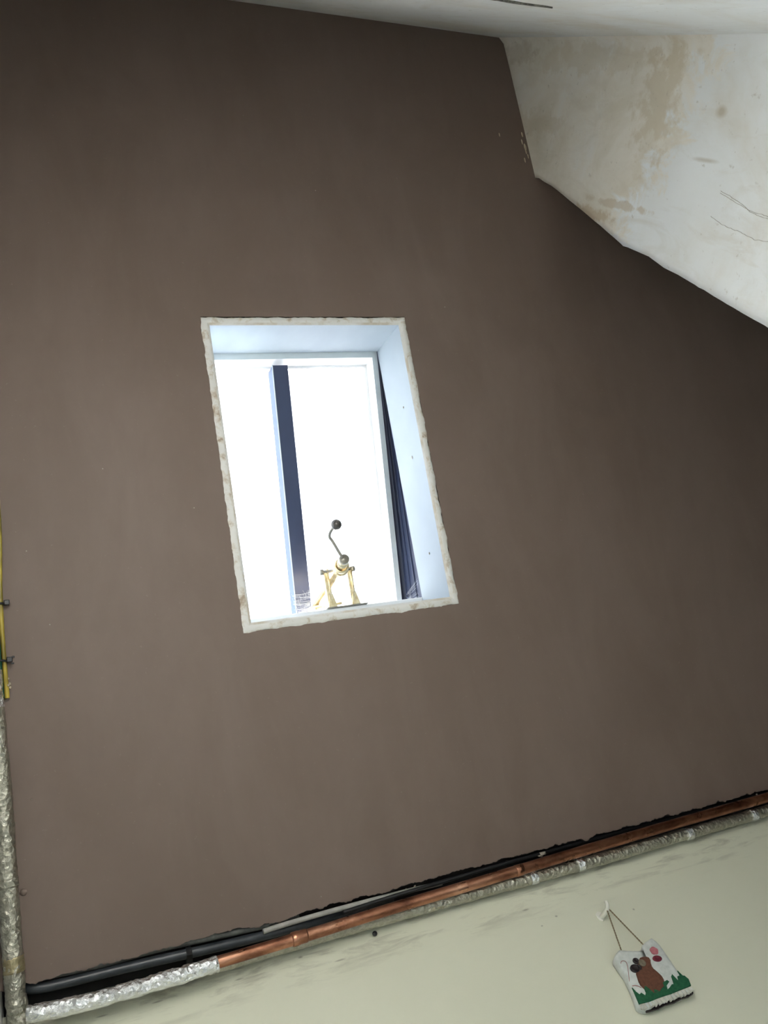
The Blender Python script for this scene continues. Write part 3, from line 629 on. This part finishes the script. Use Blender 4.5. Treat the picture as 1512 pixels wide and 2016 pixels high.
fs = [(l * n + i, l * n + (i + 1) % n, (l + 1) * n + (i + 1) % n, (l + 1) * n + i) for l in range(len(layers) - 1) for i in range(n)] + [tuple(range(n))]
mb.add(vs2, fs, True); mb.build('cushion', M['cloth'], hang)
def patch(name, poly, mt, d0, d1, parent=hang, smooth=False):
    mb = MB(); mb.prism(poly, d0, d1, lambda a, b, d: sg(a, b, d)); return mb.build(name, M[mt], parent)
green = [(-53, -14), (-51, -24), (-48, -30), (-43, -28), (-39, -35), (-34, -30), (-32, -22), (-27, -19), (-23, -28), (-20, -37), (-16, -30), (-12, -32), (-8, -37), (-2, -33), (6, -31), (8, -24), (20, -22), (22, -26), (12, -31), (9, -38), (15, -36), (23, -32), (27, -33), (33, -18), (37, -15), (40, -31), (44, -22), (50, -22), (52, -12), (55, -24), (58, -25), (61, -33), (57, -45), (32, -46), (10, -47), (-12, -46), (-40, -47), (-60, -45)]
patch('felt_grass', green, 'greenfelt', .0050, .0078)
body = [(-7, 28), (-1, 32), (6, 32), (13, 30), (16, 27), (16, 22), (12, 16), (10, 10), (10, 5), (12, 0), (14, -6), (15.5, -12), (15, -18), (12, -26), (8, -31), (1, -36), (-9, -40), (-22, -40), (-24, -36), (-30, -30), (-33, -22), (-35, -16), (-34, -8), (-31, 0), (-29, 6), (-24, 13), (-16, 20)]
an = patch('felt_animal', body, 'brownfelt', .0052, .0076)
mb = MB()      # running stitch round the animal
for i in range(0, len(body)):
    a0, b0 = body[i]; a1, b1 = body[(i + 1) % len(body)]; cx, cy = -8, -6
    for t_ in (.15, .6):
        x0, y0_ = a0 + (a1 - a0) * t_, b0 + (b1 - b0) * t_; x1, y1_ = a0 + (a1 - a0) * (t_ + .2), b0 + (b1 - b0) * (t_ + .2)
        f_ = .90; mb.tube([sg(cx + (x0 - cx) * f_, cy + (y0_ - cy) * f_, .0079), sg(cx + (x1 - cx) * f_, cy + (y1_ - cy) * f_, .0079)], .00028, 4)
mb.build('stitching', M['brownfelt'], an)
def disc(name, a, b, ra, rb, d0, hgt, mt, rot=0.0, parent=hang, dome=True):
    mb = MB(); prof = [(1, 0), (1, .5), (.85, .9), (.55, 1.0), (.5, .82), (0.01, .80)]; k_ = 20; vs2 = []
    for s_, t_ in prof:
        for i in range(k_):
            q = 2 * math.pi * i / k_; x = ra * s_ * math.cos(q); y = rb * s_ * math.sin(q)
            vs2.append(sg(a + x * math.cos(rot) - y * math.sin(rot), b + x * math.sin(rot) + y * math.cos(rot), d0 + hgt * t_))
    mb.add(vs2, [(l * k_ + i, l * k_ + (i + 1) % k_, (l + 1) * k_ + (i + 1) % k_, (l + 1) * k_ + i) for l in range(len(prof) - 1) for i in range(k_)], True)
    return mb.build(name, M[mt], parent)
disc('dark_button', -12.5, 29, 6.2, 6.2, .006, .0035, 'darkbutton')
disc('dark_button', -24, 16.5, 9.6, 8.2, .006, .0035, 'darkbutton')
disc('dark_button', -15.5, 16, 5.5, 5.8, .0062, .003, 'darkbutton')
disc('horn_button', -4, 21.5, 7.0, 7.0, .0076, .003, 'button')
mb = MB()
fl = []
for i in range(40):
    q = 2 * math.pi * i / 40; r = 7.4 * (1 + .12 * abs(math.cos(2.5 * q))); fl.append((35.5 + r * math.cos(q), 36.5 + r * math.sin(q)))
patch('felt_flower', fl, 'pink', .0052, .0078)
disc('felt_bud', 31, 21, 9.6, 6.2, .0055, .003, 'crimson', rot=-.15)
mb = MB(); mb.tube(spline([sg(-43, 34, .006), sg(-40, 37, .0063), (sg(-35, 37, .0066)), sg(-32, 33, .0068), sg(-34, 26, .0065), sg(-41, 13, .0062), sg(-49, -1, .0050)], 6), .0005, 5)
mb.tube(spline([sg(-50, -11, .0058), sg(-45, -12, .0064), sg(-40, -15, .0066), (sg(-36, -20, .0068))], 6), .0006, 5)
mb.build('red_stitching', M['thread'], hang)
mb = MB(); rr_ = []; k_ = 60     # frilled hem
vs2 = []
for i in range(k_ + 1):
    t_ = i / k_; a = -60 + 116 * t_; b = -45.5 - 1 * math.sin(t_ * 3.1)
    w_ = .0016 * math.sin(i * 1.5) + .0008 * math.sin(i * 3.7)
    vs2 += [sg(a, b, .0058), sg(a, b - 4, .0050 + w_), sg(a + .8, b - 9.2 + 1.3 * math.sin(i * 1.1), .0040 + w_ * 1.6), sg(a + .8, b - 9.2 + 1.3 * math.sin(i * 1.1), .0028 + w_ * 1.6), sg(a, b - 3, -.001)]
mb.add(vs2, [(i * 5 + j, i * 5 + j + 1, (i + 1) * 5 + j + 1, (i + 1) * 5 + j) for i in range(k_) for j in range(4)], True)
mb.build('frilled_hem', M['lace'], hang)
mb = MB(); mb.prism([(-50, -50), (0, -50), (50, -48), (61, -44), (58, -54), (45, -57), (30, -56), (12, -58), (-8, -57), (-24, -59), (-40, -58), (-50, -57)], -.006, -.002, lambda a, b, d: sg(a, b, d)); mb.build('underside_shade', M['darkbutton'], hang)  # dark strip put in for the shadow under the hem
def twine(p, q, seed):
    P = [p.lerp(q, i / 60) for i in range(61)]; d = (q - p).normalized(); a = d.orthogonal().normalized(); b = d.cross(a); mb = MB()
    for ph in (0, math.pi):
        mb.tube([pt + (a * math.cos(i * .9 + ph) + b * math.sin(i * .9 + ph)) * .0007 for i, pt in enumerate(P)], .00085, 6)
    return mb
HK = R3(SX - .0005, 1.4185, SZ + .144)
twine(HK, sg(-23, 60, .003), 0).build('hanging_twine', M['twine'], hang)
twine(HK + Vector((.003, 0, 0)), sg(26, 57, .003), 1).build('hanging_twine', M['twine'], hang)
hk = thing('wall_hook', 'small white wall hook holding the twine of the fabric hanging', 'hook', R3(SX - .004, 1.449, SZ + .148))
mb = MB(); mb.prism([(-11, 150), (-9, 158), (-3, 161), (3, 158), (4, 150), (1, 142), (-5, 139), (-10, 143)], 1.4502, 1.4462, lambda a, b, d: R3(SX + a / 1000, d, SZ + b / 1000)); mb.build('back_plate', M['hookwhite'], hk, bevel=.001)
mb = MB(); mb.tube(spline([R3(SX - .004, 1.448, SZ + .147), R3(SX - .003, 1.434, SZ + .1430), R3(SX, 1.420, SZ + .1415), R3(SX + .002, 1.4125, SZ + .146), R3(SX + .003, 1.4115, SZ + .153)], 6), [.0046] * 13 + [.0038] * 12, 10); mb.build('prong', M['hookwhite'], hk)
# a screw tip below the lagging
mb = MB(); mb.lathe(R3(.552, 1.452, 1.040), Vector((0, -1, -.3)), [(0, .0030), (.004, .0034), (.006, .0050), (.009, .0046), (.010, 0)], 10)
tag(mb.build('screw', M['black']), 'black screw head in the cream wall just under the foil lagging', 'screw')
